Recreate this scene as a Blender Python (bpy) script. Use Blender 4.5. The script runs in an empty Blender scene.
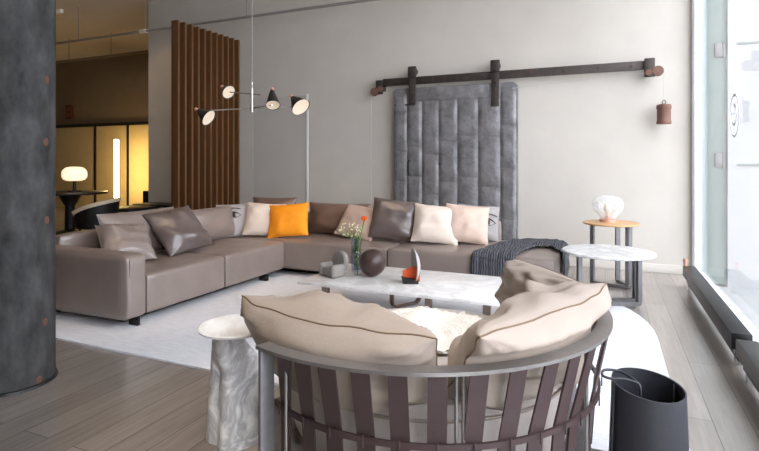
import bpy, bmesh, math, random
from mathutils import Vector, Matrix, noise, Euler
R = math.radians
PI = math.pi
scene = bpy.context.scene
COL = scene.collection
random.seed(4)

# ------------------------------------------------------------------ camera
CAM_H, YAW, FPX = 1.3, R(23.8), 518.0
cam_d = bpy.data.cameras.new('camera')
cam = bpy.data.objects.new('camera', cam_d)
COL.objects.link(cam)
cam.location = (0, 0, CAM_H)
cam.rotation_euler = (R(90), 0, YAW)
cam_d.sensor_width = 36
cam_d.lens = FPX / 759 * 36
cam_d.shift_y = -63.5 / 759
cam_d.clip_start = 0.05
scene.camera = cam


def at(px, py, d):
    """the point of the place seen at a pixel of the photo, d metres in front"""
    u = (px - 379.5) / FPX
    v = (162 - py) / FPX
    return Vector((d * (-math.sin(YAW) + u * math.cos(YAW)), d * (math.cos(YAW) + u * math.sin(YAW)), CAM_H + d * v))


# ------------------------------------------------------------------ materials
def lin(c):
    return tuple(((x / 255) / 12.92 if x / 255 <= .04045 else ((x / 255 + .055) / 1.055) ** 2.4) for x in c) + (1,)


class NT:
    def __init__(s, name):
        s.m = bpy.data.materials.new(name)
        s.m.use_nodes = True
        s.n = s.m.node_tree.nodes
        s.l = s.m.node_tree.links
        s.b = s.n['Principled BSDF']

    def node(s, t, **k):
        n = s.n.new(t)
        for a, v in k.items():
            if a in n.inputs:
                n.inputs[a].default_value = v
            else:
                setattr(n, a, v)
        return n

    def link(s, a, b):
        s.l.new(a, b)


def mat(name, rgb, rough=.5, metal=0, var=.12, scale=6, bump=0, bscale=60, stretch=None, spec=.5, detail=6, dark=None, sheen=0, coords='Object', blotch=None):
    t = NT(name)
    b = t.b
    b.inputs['Roughness'].default_value = rough
    b.inputs['Metallic'].default_value = metal
    b.inputs['Specular IOR Level'].default_value = spec
    if sheen:
        b.inputs['Sheen Weight'].default_value = sheen
    tc = t.node('ShaderNodeTexCoord')
    mp = t.node('ShaderNodeMapping')
    t.link(tc.outputs[coords], mp.inputs[0])
    if stretch:
        mp.inputs['Scale'].default_value = stretch
    nz = t.node('ShaderNodeTexNoise', Scale=scale, Detail=detail, Roughness=.6)
    t.link(mp.outputs[0], nz.inputs['Vector'])
    rp = t.node('ShaderNodeValToRGB')
    c = lin(rgb)
    d = lin(dark) if dark else tuple(x * (1 - var * 2) for x in c[:3]) + (1,)
    l = tuple(min(1, x * (1 + var)) for x in c[:3]) + (1,)
    rp.color_ramp.elements[0].color = d
    rp.color_ramp.elements[0].position = .25
    rp.color_ramp.elements[1].color = l
    rp.color_ramp.elements[1].position = .75
    t.link(nz.outputs[0], rp.inputs[0])
    out = rp.outputs[0]
    if blotch:
        n2 = t.node('ShaderNodeTexNoise', Scale=blotch[1], Detail=3)
        t.link(mp.outputs[0], n2.inputs['Vector'])
        r2 = t.node('ShaderNodeValToRGB')
        r2.color_ramp.elements[0].position = blotch[2]
        r2.color_ramp.elements[0].color = (0, 0, 0, 1)
        r2.color_ramp.elements[1].position = blotch[2] + .04
        mx = t.node('ShaderNodeMixRGB')
        t.link(n2.outputs[0], r2.inputs[0])
        t.link(r2.outputs[0], mx.inputs[0])
        t.link(out, mx.inputs[1])
        mx.inputs[2].default_value = lin(blotch[0])
        out = mx.outputs[0]
    t.link(out, b.inputs['Base Color'])
    if bump:
        bn = t.node('ShaderNodeTexNoise', Scale=bscale, Detail=4)
        t.link(mp.outputs[0], bn.inputs['Vector'])
        bp = t.node('ShaderNodeBump', Strength=bump, Distance=.01)
        t.link(bn.outputs[0], bp.inputs['Height'])
        t.link(bp.outputs[0], b.inputs['Normal'])
    return t.m


def emit(name, rgb, strength, base=(240, 235, 225)):
    t = NT(name)
    t.b.inputs['Base Color'].default_value = lin(base)
    t.b.inputs['Emission Color'].default_value = lin(rgb)
    t.b.inputs['Emission Strength'].default_value = strength
    return t.m


def glass_mat(name, tint=(1, 1, 1, 1), mixv=0, rough=.0):
    t = NT(name)
    t.n.remove(t.b)
    tr = t.node('ShaderNodeBsdfTransparent')
    tr.inputs[0].default_value = tint
    gl = t.node('ShaderNodeBsdfGlossy')
    gl.inputs['Roughness'].default_value = rough
    mx = t.node('ShaderNodeMixShader')
    fr = t.node('ShaderNodeLayerWeight', Blend=.5)
    pw = t.node('ShaderNodeMath', operation='POWER')
    pw.inputs[1].default_value = 5 - 8 * mixv
    t.link(fr.outputs['Facing'], pw.inputs[0])
    ma = t.node('ShaderNodeMath', operation='MULTIPLY_ADD')
    ma.inputs[1].default_value = .5
    ma.inputs[2].default_value = .03
    t.link(pw.outputs[0], ma.inputs[0])
    t.link(ma.outputs[0], mx.inputs[0])
    t.link(tr.outputs[0], mx.inputs[1])
    t.link(gl.outputs[0], mx.inputs[2])
    t.link(mx.outputs[0], t.n['Material Output'].inputs[0])
    return t.m


def milky(name):
    t = NT(name)
    t.b.inputs['Base Color'].default_value = lin((240, 240, 240))
    t.b.inputs['Roughness'].default_value = .15
    tr = t.node('ShaderNodeBsdfTransparent')
    mx = t.node('ShaderNodeMixShader')
    fr = t.node('ShaderNodeLayerWeight', Blend=.5)
    ma = t.node('ShaderNodeMath', operation='MULTIPLY_ADD')
    ma.inputs[1].default_value = .5
    ma.inputs[2].default_value = .18
    t.link(fr.outputs['Facing'], ma.inputs[0])
    t.link(ma.outputs[0], mx.inputs[0])
    t.link(tr.outputs[0], mx.inputs[1])
    t.link(t.b.outputs[0], mx.inputs[2])
    t.link(mx.outputs[0], t.n['Material Output'].inputs[0])
    return t.m


def floor_mat():
    t = NT('wood_planks')
    tc = t.node('ShaderNodeTexCoord')
    mp = t.node('ShaderNodeMapping')
    mp.inputs['Rotation'].default_value = (0, 0, R(90))
    t.link(tc.outputs['Object'], mp.inputs[0])
    br = t.node('ShaderNodeTexBrick', Scale=1.0)
    br.inputs['Brick Width'].default_value = 2.3
    br.inputs['Row Height'].default_value = .17
    br.inputs['Mortar Size'].default_value = .0025
    br.inputs['Color1'].default_value = lin((156, 145, 137))
    br.inputs['Color2'].default_value = lin((128, 118, 110))
    br.inputs['Mortar'].default_value = lin((60, 53, 48))
    br.offset = .37
    t.link(mp.outputs[0], br.inputs['Vector'])
    m2 = t.node('ShaderNodeMapping')
    m2.inputs['Scale'].default_value = (14, .9, 1)
    t.link(tc.outputs['Object'], m2.inputs[0])
    nz = t.node('ShaderNodeTexNoise', Scale=3, Detail=7, Roughness=.65)
    t.link(m2.outputs[0], nz.inputs['Vector'])
    rp = t.node('ShaderNodeValToRGB')
    rp.color_ramp.elements[0].color = (.72, .72, .72, 1)
    rp.color_ramp.elements[1].color = (1.2, 1.18, 1.15, 1)
    rp.color_ramp.elements[0].position = .3
    rp.color_ramp.elements[1].position = .7
    t.link(nz.outputs[0], rp.inputs[0])
    mx = t.node('ShaderNodeMixRGB', blend_type='MULTIPLY')
    mx.inputs[0].default_value = 1
    t.link(br.outputs['Color'], mx.inputs[1])
    t.link(rp.outputs[0], mx.inputs[2])
    t.link(mx.outputs[0], t.b.inputs['Base Color'])
    t.b.inputs['Roughness'].default_value = .33
    t.b.inputs['Specular IOR Level'].default_value = 1.0
    t.b.inputs['Coat Weight'].default_value = 1.0
    t.b.inputs['Coat IOR'].default_value = 2.0
    t.b.inputs['Coat Roughness'].default_value = .24
    bp = t.node('ShaderNodeBump', Strength=.25, Distance=.004)
    bp.invert = True
    t.link(br.outputs['Fac'], bp.inputs['Height'])
    t.link(bp.outputs[0], t.b.inputs['Normal'])
    return t.m


def door_mat():
    """zinc sheets: horizontal seams every so often, cloudy grey patina"""
    t = NT('zinc_sheet')
    tc = t.node('ShaderNodeTexCoord')
    mp = t.node('ShaderNodeMapping')
    t.link(tc.outputs['Object'], mp.inputs[0])
    nz = t.node('ShaderNodeTexNoise', Scale=5, Detail=11, Roughness=.75)
    t.link(mp.outputs[0], nz.inputs['Vector'])
    rp = t.node('ShaderNodeValToRGB')
    rp.color_ramp.elements[0].position = .32
    rp.color_ramp.elements[0].color = lin((104, 102, 103))
    rp.color_ramp.elements[1].position = .72
    rp.color_ramp.elements[1].color = lin((158, 155, 156))
    t.link(nz.outputs[0], rp.inputs[0])
    t.link(rp.outputs[0], t.b.inputs['Base Color'])
    t.b.inputs['Roughness'].default_value = .5
    t.b.inputs['Metallic'].default_value = .35
    bn = t.node('ShaderNodeTexNoise', Scale=5, Detail=3)
    t.link(mp.outputs[0], bn.inputs['Vector'])
    bp = t.node('ShaderNodeBump', Strength=.5, Distance=.05)
    t.link(bn.outputs[0], bp.inputs['Height'])
    t.link(bp.outputs[0], t.b.inputs['Normal'])
    return t.m


def marble_mat(name, base, vein, scale=3, rough=.3, width=.12):
    t = NT(name)
    tc = t.node('ShaderNodeTexCoord')
    nz = t.node('ShaderNodeTexNoise', Scale=scale, Detail=8, Roughness=.6, Distortion=1.4)
    t.link(tc.outputs['Object'], nz.inputs['Vector'])
    rp = t.node('ShaderNodeValToRGB')
    e = rp.color_ramp.elements
    e[0].position = .5 - width
    e[0].color = lin(base)
    e[1].position = .5 + width
    e[1].color = lin(base)
    k = e.new(.5)
    k.color = lin(vein)
    t.link(nz.outputs[0], rp.inputs[0])
    t.link(rp.outputs[0], t.b.inputs['Base Color'])
    t.b.inputs['Roughness'].default_value = rough
    return t.m


def knit_mat():
    t = NT('knitted_wool')
    tc = t.node('ShaderNodeTexCoord')
    w = t.node('ShaderNodeTexWave', Scale=14, Distortion=3)
    w.inputs['Detail'].default_value = 3
    t.link(tc.outputs['Object'], w.inputs['Vector'])
    rp = t.node('ShaderNodeValToRGB')
    rp.color_ramp.elements[0].color = lin((48, 49, 53))
    rp.color_ramp.elements[1].color = lin((98, 99, 105))
    t.link(w.outputs[0], rp.inputs[0])
    t.link(rp.outputs[0], t.b.inputs['Base Color'])
    t.b.inputs['Roughness'].default_value = .95
    bp = t.node('ShaderNodeBump', Strength=.8, Distance=.015)
    t.link(w.outputs[0], bp.inputs['Height'])
    t.link(bp.outputs[0], t.b.inputs['Normal'])
    return t.m


M = dict(
    floor=floor_mat(),
    wall=mat('wall_plaster', (206, 199, 189), .85, var=.03, scale=2.2, bump=.05, bscale=40),
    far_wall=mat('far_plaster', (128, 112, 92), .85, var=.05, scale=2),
    ceiling=mat('ceiling_paint', (222, 214, 206), .9, var=.03, scale=2),
    rug=mat('rug_wool', (236, 235, 238), .95, var=.07, scale=9, stretch=(1, 6, 1), bump=.5, bscale=120),
    leather=mat('taupe_leather', (134, 120, 113), .36, var=.06, spec=1.0, scale=5, bump=.12, bscale=90),
    leather_d=mat('dark_taupe_leather', (96, 84, 80), .34, var=.07, spec=1.0, scale=5, bump=.12, bscale=90),
    leather_b=mat('brown_leather', (118, 92, 78), .36, var=.07, spec=.8, scale=5, bump=.12, bscale=90),
    leather_c=mat('cream_leather', (160, 146, 134), .5, var=.05, spec=.3, scale=4, bump=.12, bscale=70),
    fab_tan=mat('tan_fabric', (192, 168, 154), .6, var=.06, scale=6, bump=.1, bscale=120),
    fab_cream=mat('cream_fabric', (222, 206, 192), .7, var=.05, scale=6, bump=.1, bscale=120),
    fab_rose=mat('pale_rose_fabric', (210, 184, 168), .7, var=.05, scale=6, bump=.1, bscale=120),
    fab_grey=mat('pale_grey_fabric', (158, 152, 150), .7, var=.05, scale=6, bump=.1, bscale=120),
    fab_orange=mat('orange_fabric', (246, 150, 12), .75, var=.05, scale=6, bump=.1, bscale=120),
    print_dark=mat('dark_print', (52, 48, 48), .8, var=.2),
    piping=mat('dark_piping', (44, 36, 33), .6, var=.1),
    thread=mat('stitching', (112, 88, 66), .7, var=.1),
    black=mat('black_lacquer', (24, 22, 22), .45, var=.1),
    black_metal=mat('black_metal', (42, 41, 42), .4, .6, var=.1),
    steel=mat('brushed_steel', (150, 146, 143), .35, .8, var=.08, scale=20),
    gun=mat('gunmetal', (128, 126, 127), .42, .6, var=.08, scale=20),
    bronze=mat('bronze_metal', (138, 120, 110), .42, .3, var=.08),
    chrome=mat('chrome', (210, 208, 205), .15, 1, var=.02),
    strap=mat('maroon_strap_leather', (62, 46, 46), .48, var=.07, bump=.1, bscale=90),
    seatfab=mat('seat_fabric', (196, 186, 178), .8, var=.05, bump=.15, bscale=100),
    sheep=mat('sheepskin', (240, 232, 222), .95, var=.05, scale=30, bump=1, bscale=90),
    knit=knit_mat(),
    zinc=door_mat(),
    iron=mat('old_iron', (78, 70, 66), .55, .55, var=.15, scale=9, blotch=((92, 70, 60), 5, .68)),
    rust=mat('rusty_iron', (122, 88, 74), .7, .1, var=.15, scale=12),
    concrete=mat('column_plaster', (72, 71, 71), .7, spec=.25, dark=(18, 18, 18), scale=9, detail=12, bump=.15, bscale=25, stretch=(1, 1, .5), blotch=((112, 82, 68), 2.6, .73)),
    walnut=mat('slat_wood', (106, 70, 38), .5, var=.12, scale=4, stretch=(8, 8, .5)),
    oak=mat('oak_top', (206, 160, 112), .45, var=.08, scale=5, stretch=(1, 8, 1)),
    dark_wood=mat('dark_turned_wood', (72, 54, 48), .35, var=.2, scale=5, stretch=(1, 1, 6)),
    marble=marble_mat('white_marble', (232, 231, 229), (190, 189, 188), 3),
    marble_t=marble_mat('table_marble', (244, 242, 239), (222, 217, 212), 2.2, .3, .13),
    stone=marble_mat('grey_stone', (244, 241, 238), (176, 173, 173), 5, .35, .13),
    white=mat('white_paint', (236, 238, 238), .5, var=.01),
    offwhite=mat('off_white_enamel', (238, 230, 214), .5, var=.02),
    green_white=mat('pale_green_paint', (122, 134, 130), .5, var=.02),
    pave=mat('paving', (178, 178, 177), .8, var=.05, scale=4),
    outside=mat('outside_render', (176, 176, 176), .9, var=.02),
    bag=mat('black_saddle_leather', (46, 46, 52), .5, var=.08, bump=.08, bscale=110),
    glass=glass_mat('window_glass', (1, 1, 1, 1)),
    vase_glass=glass_mat('clear_glass', (.93, .95, .96, 1), .2, .03),
    smoke_glass=glass_mat('smoky_glass', (.78, .82, .87, 1), .35, .03),
    bulb_glass=milky('lamp_glass'),
    green=mat('stem_green', (96, 128, 48), .6, var=.1),
    flower=mat('orange_petals', (238, 104, 20), .6, var=.1),
    pale_flower=mat('pale_blossom', (222, 216, 176), .7, var=.1),
    conduit=mat('conduit_paint', (150, 143, 136), .6, var=.04),
    stud=mat('rust_stud', (92, 58, 46), .7, var=.15, scale=20),
    felt=mat('grey_felt', (142, 136, 130), .9, var=.06, bump=.15, bscale=90),
    shell=mat('pale_grey_shell', (176, 170, 166), .6, var=.05),
    orange_leather=mat('orange_leather', (206, 82, 36), .5, var=.06),
    redbox=mat('dark_red_plastic', (86, 34, 24), .5, var=.1),
    rope=mat('cord_fibre', (190, 184, 176), .8, var=.05),
    copper=mat('copper_base', (214, 160, 140), .4, .3, var=.04),
    upholstery=mat('pale_upholstery', (236, 214, 184), .7, var=.04),
    glow=emit('warm_tube', (255, 218, 146), 42),
    globe=emit('warm_globe', (255, 228, 188), 1.1),
    shade_in=emit('lit_shade', (255, 226, 190), .22, (200, 186, 166)),
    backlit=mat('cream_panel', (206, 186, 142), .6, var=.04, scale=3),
    dwall=mat('door_paint', (198, 191, 183), .7, var=.03, scale=2),
)

# ------------------------------------------------------------------ mesh helpers
WL = {}


def bm_new():
    return bmesh.new()


def add_box(bm, lo, hi, bev=0, seg=2, mtx=None):
    t = bmesh.new()
    bmesh.ops.create_cube(t, size=1)
    lo, hi = Vector(lo), Vector(hi)
    s, c = hi - lo, (lo + hi) / 2
    for v in t.verts:
        v.co = Vector((v.co.x * s.x, v.co.y * s.y, v.co.z * s.z)) + c
    if bev:
        bmesh.ops.bevel(t, geom=t.edges[:], offset=min(bev, min(s) * .49), segments=seg, profile=.5, affect='EDGES')
    if mtx:
        bmesh.ops.transform(t, matrix=mtx, verts=t.verts)
    join(bm, t)
    return bm


def join(bm, t):
    me = bpy.data.meshes.new('t')
    t.to_mesh(me)
    t.free()
    bm.from_mesh(me)
    bpy.data.meshes.remove(me)


def add_tube(bm, pts, r, n=8, closed=False, caps=True, flat=None):
    """tube along points; r number or list; flat=(w,t) gives a rectangular strip"""
    pts = [Vector(p) for p in pts]
    k = len(pts)
    rings = []
    up = None
    for i, p in enumerate(pts):
        if closed:
            d = (pts[(i + 1) % k] - pts[i - 1]).normalized()
        else:
            d = (pts[min(i + 1, k - 1)] - pts[max(i - 1, 0)]).normalized()
        if up is None:
            a = Vector((0, 0, 1)) if abs(d.z) < .9 else Vector((1, 0, 0))
        else:
            a = up
        x = d.cross(a)
        if x.length < 1e-5:
            x = d.cross(Vector((0, 1, 0)))
        x.normalize()
        y = x.cross(d).normalized()
        up = y
        rr = r[i] if isinstance(r, (list, tuple)) else r
        if flat:
            w, h = flat[0] / 2, flat[1] / 2
            offs = [x * w + y * h, x * -w + y * h, x * -w + y * -h, x * w + y * -h]
        else:
            offs = [x * (rr * math.cos(2 * PI * j / n)) + y * (rr * math.sin(2 * PI * j / n)) for j in range(n)]
        rings.append([bm.verts.new(p + o) for o in offs])
    m = len(rings[0])
    for i in range(k if closed else k - 1):
        a, b = rings[i], rings[(i + 1) % k]
        for j in range(m):
            bm.faces.new((a[j], a[(j + 1) % m], b[(j + 1) % m], b[j]))
    if caps and not closed:
        bm.faces.new(rings[0][::-1])
        bm.faces.new(rings[-1])
    return bm


def add_lathe(bm, prof, c=(0, 0, 0), n=32, mtx=None, sx=1, sy=1):
    """prof: list of (r, z)"""
    c = Vector(c)
    rings = []
    for r, z in prof:
        if r < 1e-6:
            rings.append([bm.verts.new(c + Vector((0, 0, z)))])
        else:
            rings.append([bm.verts.new(c + Vector((r * sx * math.cos(2 * PI * j / n), r * sy * math.sin(2 * PI * j / n), z))) for j in range(n)])
    for a, b in zip(rings, rings[1:]):
        for j in range(n):
            j2 = (j + 1) % n
            if len(a) == 1 and len(b) == 1:
                continue
            if len(a) == 1:
                bm.faces.new((a[0], b[j2], b[j]))
            elif len(b) == 1:
                bm.faces.new((a[j], a[j2], b[0]))
            else:
                bm.faces.new((a[j], a[j2], b[j2], b[j]))
    if mtx:
        vs = [v for r in rings for v in r]
        bmesh.ops.transform(bm, matrix=mtx, verts=vs)
    return bm


def add_prism(bm, poly, z0, z1, bev=0):
    t = bmesh.new()
    vs = [t.verts.new((p[0], p[1], z0)) for p in poly]
    f = t.faces.new(vs)
    r = bmesh.ops.extrude_face_region(t, geom=[f])
    for v in r['geom']:
        if isinstance(v, bmesh.types.BMVert):
            v.co.z = z1
    bmesh.ops.recalc_face_normals(t, faces=t.faces)
    if bev:
        bmesh.ops.bevel(t, geom=t.edges[:], offset=bev, segments=3, profile=.5, affect='EDGES')
    join(bm, t)
    return bm


def finish(name, bm, m, sharp=35, recalc=True):
    if recalc:
        bmesh.ops.recalc_face_normals(bm, faces=bm.faces)
    me = bpy.data.meshes.new(name)
    bm.to_mesh(me)
    bm.free()
    me.materials.append(M[m] if isinstance(m, str) else m)
    for p in me.polygons:
        p.use_smooth = True
    me.set_sharp_from_angle(angle=R(sharp))
    return me


def part(name, bm, m, parent, local=False, sharp=35):
    """a child; bm is in world coordinates unless local"""
    if not local:
        w = WL[parent.name]
        bmesh.ops.translate(bm, vec=-w, verts=bm.verts)
    me = finish(name, bm, m, sharp)
    o = bpy.data.objects.new(name, me)
    COL.objects.link(o)
    o.parent = parent
    WL[o.name] = WL.get(parent.name, Vector())
    return o


def tag(o, label=None, cat=None, group=None, kind=None):
    if label: o['label'] = label
    if cat: o['category'] = cat
    if group: o['group'] = group
    if kind: o['kind'] = kind
    return o


def thing(name, label, cat, loc, group=None):
    o = bpy.data.objects.new(name, None)
    COL.objects.link(o)
    o.empty_display_size = .1
    o.location = loc
    WL[o.name] = Vector(loc)
    return tag(o, label, cat, group)


def solo(name, bm, m, label=None, cat=None, group=None, kind=None, sharp=35):
    """a top-level mesh; bm in world coordinates, origin moved to its base"""
    xs = [v.co for v in bm.verts]
    c = Vector(((min(v.x for v in xs) + max(v.x for v in xs)) / 2, (min(v.y for v in xs) + max(v.y for v in xs)) / 2, min(v.z for v in xs)))
    bmesh.ops.translate(bm, vec=-c, verts=bm.verts)
    o = bpy.data.objects.new(name, finish(name, bm, m, sharp))
    COL.objects.link(o)
    o.location = c
    WL[o.name] = c
    return tag(o, label, cat, group, kind)


def struct(name, bm, m, parent=None):
    if parent:
        return part(name, bm, m, parent)
    return solo(name, bm, m, kind='structure')


def box(lo, hi, bev=0, seg=2):
    return add_box(bm_new(), lo, hi, bev, seg)


def tube(pts, r, n=8, **k):
    return add_tube(bm_new(), pts, r, n, **k)


def cyl(p0, p1, r, n=20):
    return add_tube(bm_new(), [p0, p1], r, n)


# ------------------------------------------------------------------ the room
WALL_Y, WIN_X, CEIL = 6.9, .93, 4.2
struct('floor', box((-21, -4, -.1), (WIN_X - .05, 10.1, 0)), 'floor')
struct('ceiling', box((-21, -4, CEIL), (1.1, 10.1, CEIL + .2)), 'ceiling')
# back wall with a recessed opening for the flush door
DX0, DX1, DZ = -5.3, -4.26, 2.345
bm = bm_new()
add_box(bm, (-7.62, WALL_Y, 0), (DX0, WALL_Y + .2, CEIL))
add_box(bm, (DX0, WALL_Y, DZ), (DX1, WALL_Y + .2, CEIL))
add_box(bm, (DX1, WALL_Y, 0), (.96, WALL_Y + .2, CEIL))
struct('wall_back', bm, 'wall')
d1 = struct('door_1', box((DX0 + .003, WALL_Y + .001, .01), (DX1 - .03, WALL_Y + .05, DZ - .015)), 'dwall')
part('door_frame', box((DX1 - .026, WALL_Y - .008, 0), (DX1 + .012, WALL_Y + .05, DZ + .012), .003), 'white', d1)
part('door_head', box((DX0, WALL_Y + .002, DZ - .012), (DX1 - .026, WALL_Y + .05, DZ + .002)), 'dwall', d1)
# farther room on the left
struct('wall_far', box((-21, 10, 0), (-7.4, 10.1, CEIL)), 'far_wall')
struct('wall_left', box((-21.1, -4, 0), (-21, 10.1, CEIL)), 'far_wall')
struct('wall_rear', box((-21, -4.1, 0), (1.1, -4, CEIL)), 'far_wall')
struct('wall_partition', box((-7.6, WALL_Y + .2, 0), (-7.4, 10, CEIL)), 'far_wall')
bm = bm_new()
add_box(bm, (WIN_X - .05, -4, 0), (WIN_X + .15, -1.4, CEIL))
add_box(bm, (WIN_X - .05, -1.4, 4.0), (WIN_X + .15, WALL_Y, CEIL))
struct('wall_right', bm, 'wall')
struct('baseboard_back', box((-4.1, WALL_Y - .015, 0), (WIN_X - .05, WALL_Y, .1), .004), 'wall')

# shop window
w1 = struct('window_1', box((WIN_X - .05, -1.4, -.1), (WIN_X + .07, WALL_Y, .045), .006), 'white')
bm = bm_new()
add_box(bm, (WIN_X - .05, 6.83, .045), (WIN_X + .035, WALL_Y, 4.0), .006)
add_box(bm, (WIN_X - .035, 6.81, .045), (WIN_X + .03, 6.83, 4.0), .004)
part('window_frame', bm, 'white', w1)
for y in (3.4, 1.0, -1.34):
    part('mullion', box((WIN_X - .05, y - .05, .045), (WIN_X + .06, y + .05, 4.0), .006), 'white', w1)
for y0, y1 in ((3.45, 6.8), (1.05, 3.35), (-1.29, .95)):
    part('pane', box((WIN_X + .02, y0, .045), (WIN_X + .028, y1, 4.0)), 'glass', w1)

# street side
struct('wall_outside', box((1.24, 6.95, -.15), (7, 7.2, 5)), 'outside')
bm = bm_new()
add_box(bm, (.96, 7.0, -.1), (1.25, 7.15, 5))
trim = struct('trim_1', bm, 'green_white')
bm = bm_new()
for z in (1.26, 2.62):
    add_box(bm, (1.33, 6.935, z), (6.9, 6.951, z + .02))
struct('trim_2', bm, 'green_white')
struct('pavement', box((WIN_X + .07, -6, -.3), (14, 7.2, -.12)), 'pave')
for z in (2.5, 1.24):
    hp_ = part('hinge', box((1.12, 6.975, z), (1.21, 6.999, z + .16), .004), 'gun', trim)
    part('knuckle', cyl((1.205, 6.975, z - .01), (1.205, 6.975, z + .17), .012, 10), 'gun', hp_)
# white emblem stuck on the pane
bm = bm_new()
eY, eZ, eX = 5.05, 1.68, WIN_X + .018
ring = [(eX, eY + .16 * math.cos(a) , eZ + .17 * math.sin(a)) for a in [2 * PI * i / 40 for i in range(40)]]
add_tube(bm, ring, .01, flat=(.018, .004), closed=True)
sw = [(eX, eY + .1 * math.cos(a) * (1 - .02 * i), eZ + .02 + .11 * math.sin(a) * (1 - .02 * i)) for i, a in enumerate([R(10 - 13 * i) for i in range(24)])]
add_tube(bm, sw, .01, flat=(.024, .004))
add_tube(bm, [(eX, eY + .1, eZ + .02), (eX, eY - .09, eZ + .01)], .01, flat=(.024, .004))
solo('window_sticker', bm, 'white', 'round white emblem sticker on the shop window glass', 'sticker')

# ------------------------------------------------------------------ far room
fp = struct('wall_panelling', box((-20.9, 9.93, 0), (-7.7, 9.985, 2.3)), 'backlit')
bm = bm_new()
add_box(bm, (-20.9, 9.89, 2.28), (-7.65, 9.97, 2.36))
for x in (-17.2, -14.9, -12.95, -11.7, -9.42, -8.25):
    add_box(bm, (x - .03, 9.9, 0), (x + .03, 9.96, 2.3))
part('panel_frame', bm, 'black', fp)
p = at(116.5, 170, 13.0)
tl = thing('tube_floor_lamp', 'tall glowing yellow tube lamp standing against the far panelled wall', 'lamp', (p.x, p.y, 0))
part('tube', tube([(p.x, p.y, .3), (p.x, p.y, 1.86)], .05, 16), 'glow', tl)
part('base', add_lathe(bm_new(), [(0, 0), (.16, 0), (.16, .03), (.05, .05), (.05, .3), (0, .3)], (p.x, p.y, 0), 24), 'black', tl)
part('cap', cyl((p.x, p.y, 1.86), (p.x, p.y, 1.89), .065), 'offwhite', tl)

p = at(68, 112, 14.75)
s = thing('alarm_box', 'small dark red alarm box on the far wall beside the column', 'alarm box', p)
part('case', box((p.x - .12, 9.92, p.z - .2), (p.x + .12, 10, p.z + .2), .01), 'redbox', s)
bm = bm_new()
add_box(bm, (p.x - .08, 9.912, p.z + .03), (p.x + .08, 9.921, p.z + .14))
add_box(bm, (p.x - .08, 9.912, p.z - .14), (p.x + .08, 9.921, p.z - .03))
part('cover', bm, 'rust', s)

# dark table with the table lamp
tc = at(70, 192, 9.4)
tc.z = .76
t = thing('dining_table', 'dark round table in the far room carrying the glowing lamp', 'table', (tc.x, tc.y, 0))
part('tabletop', add_lathe(bm_new(), [(0, .72), (.6, .72), (.62, .735), (.62, .75), (.6, .76), (0, .76)], (tc.x, tc.y, 0), 40), 'black', t)
part('pedestal', add_lathe(bm_new(), [(0, 0), (.32, 0), (.3, .03), (.09, .08), (.08, .5), (.2, .72), (0, .72)], (tc.x, tc.y, 0), 28), 'black', t)
lx = at(74.5, 186, 9.3)
l = thing('table_lamp', 'glowing pill-shaped white table lamp on the dark table', 'lamp', (lx.x, lx.y, .76))
part('base', add_lathe(bm_new(), [(0, .76), (.11, .76), (.11, .785), (.03, .8), (.025, .96), (0, .96)], (lx.x, lx.y, 0), 24), 'black_metal', l)
part('lamp_shade', add_lathe(bm_new(), [(0, .96), (.11, .962), (.17, .985), (.2, 1.03), (.205, 1.09), (.19, 1.15), (.14, 1.2), (.07, 1.215), (0, 1.217)], (lx.x, lx.y, 0), 32), 'globe', l)

# armchair with a pale back in the far room
def tub_chair(c, rz):
    o = thing('tub_chair', 'black tub chair with a pale upholstered back rim in the far room', 'chair', (c.x, c.y, 0))
    mt = Matrix.Translation((c.x, c.y, 0)) @ Matrix.Rotation(rz, 4, 'Z') @ Matrix.Scale(.86, 4)
    def arc(bm, r0, r1, z0f, z1f, a0, a1, n=24):
        prev = None
        for i in range(n + 1):
            a = a0 + (a1 - a0) * i / n
            s_ = i / n
            z0, z1 = z0f(s_), z1f(s_)
            q = [bm.verts.new(mt @ Vector((r * math.cos(a), r * math.sin(a), z))) for r, z in ((r0, z0), (r1, z0), (r1 + .04, z1), (r0 + .04, z1))]
            if prev:
                for j in range(4):
                    bm.faces.new((prev[j], prev[(j + 1) % 4], q[(j + 1) % 4], q[j]))
            else:
                bm.faces.new(q)
            prev = q
        bm.faces.new(prev[::-1])
        return bm
    top = lambda s_: .62 + .22 * math.sin(PI * s_) ** .8
    part('shell', arc(bm_new(), .3, .34, lambda s_: .36, top, R(-130), R(130)), 'black', o)
    part('back_rim', arc(bm_new(), .265, .365, lambda s_: top(s_) - .06, lambda s_: top(s_) + .035, R(-132), R(132)), 'upholstery', o)
    part('seat', add_lathe(bm_new(), [(0, .3), (.23, .3), (.24, .34), (.23, .4), (0, .41)], (c.x, c.y, 0), 28), 'black', o)
    for sx in (-1, 1):
        for sy in (-1, 1):
            part('leg', tube([mt @ Vector((.18 * sx, .18 * sy, .37)), mt @ Vector((.25 * sx, .25 * sy, 0))], [.018, .01], 8), 'black', o)
    return o
c = at(96, 215, 7.9)
tub_chair(c, R(30))

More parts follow.
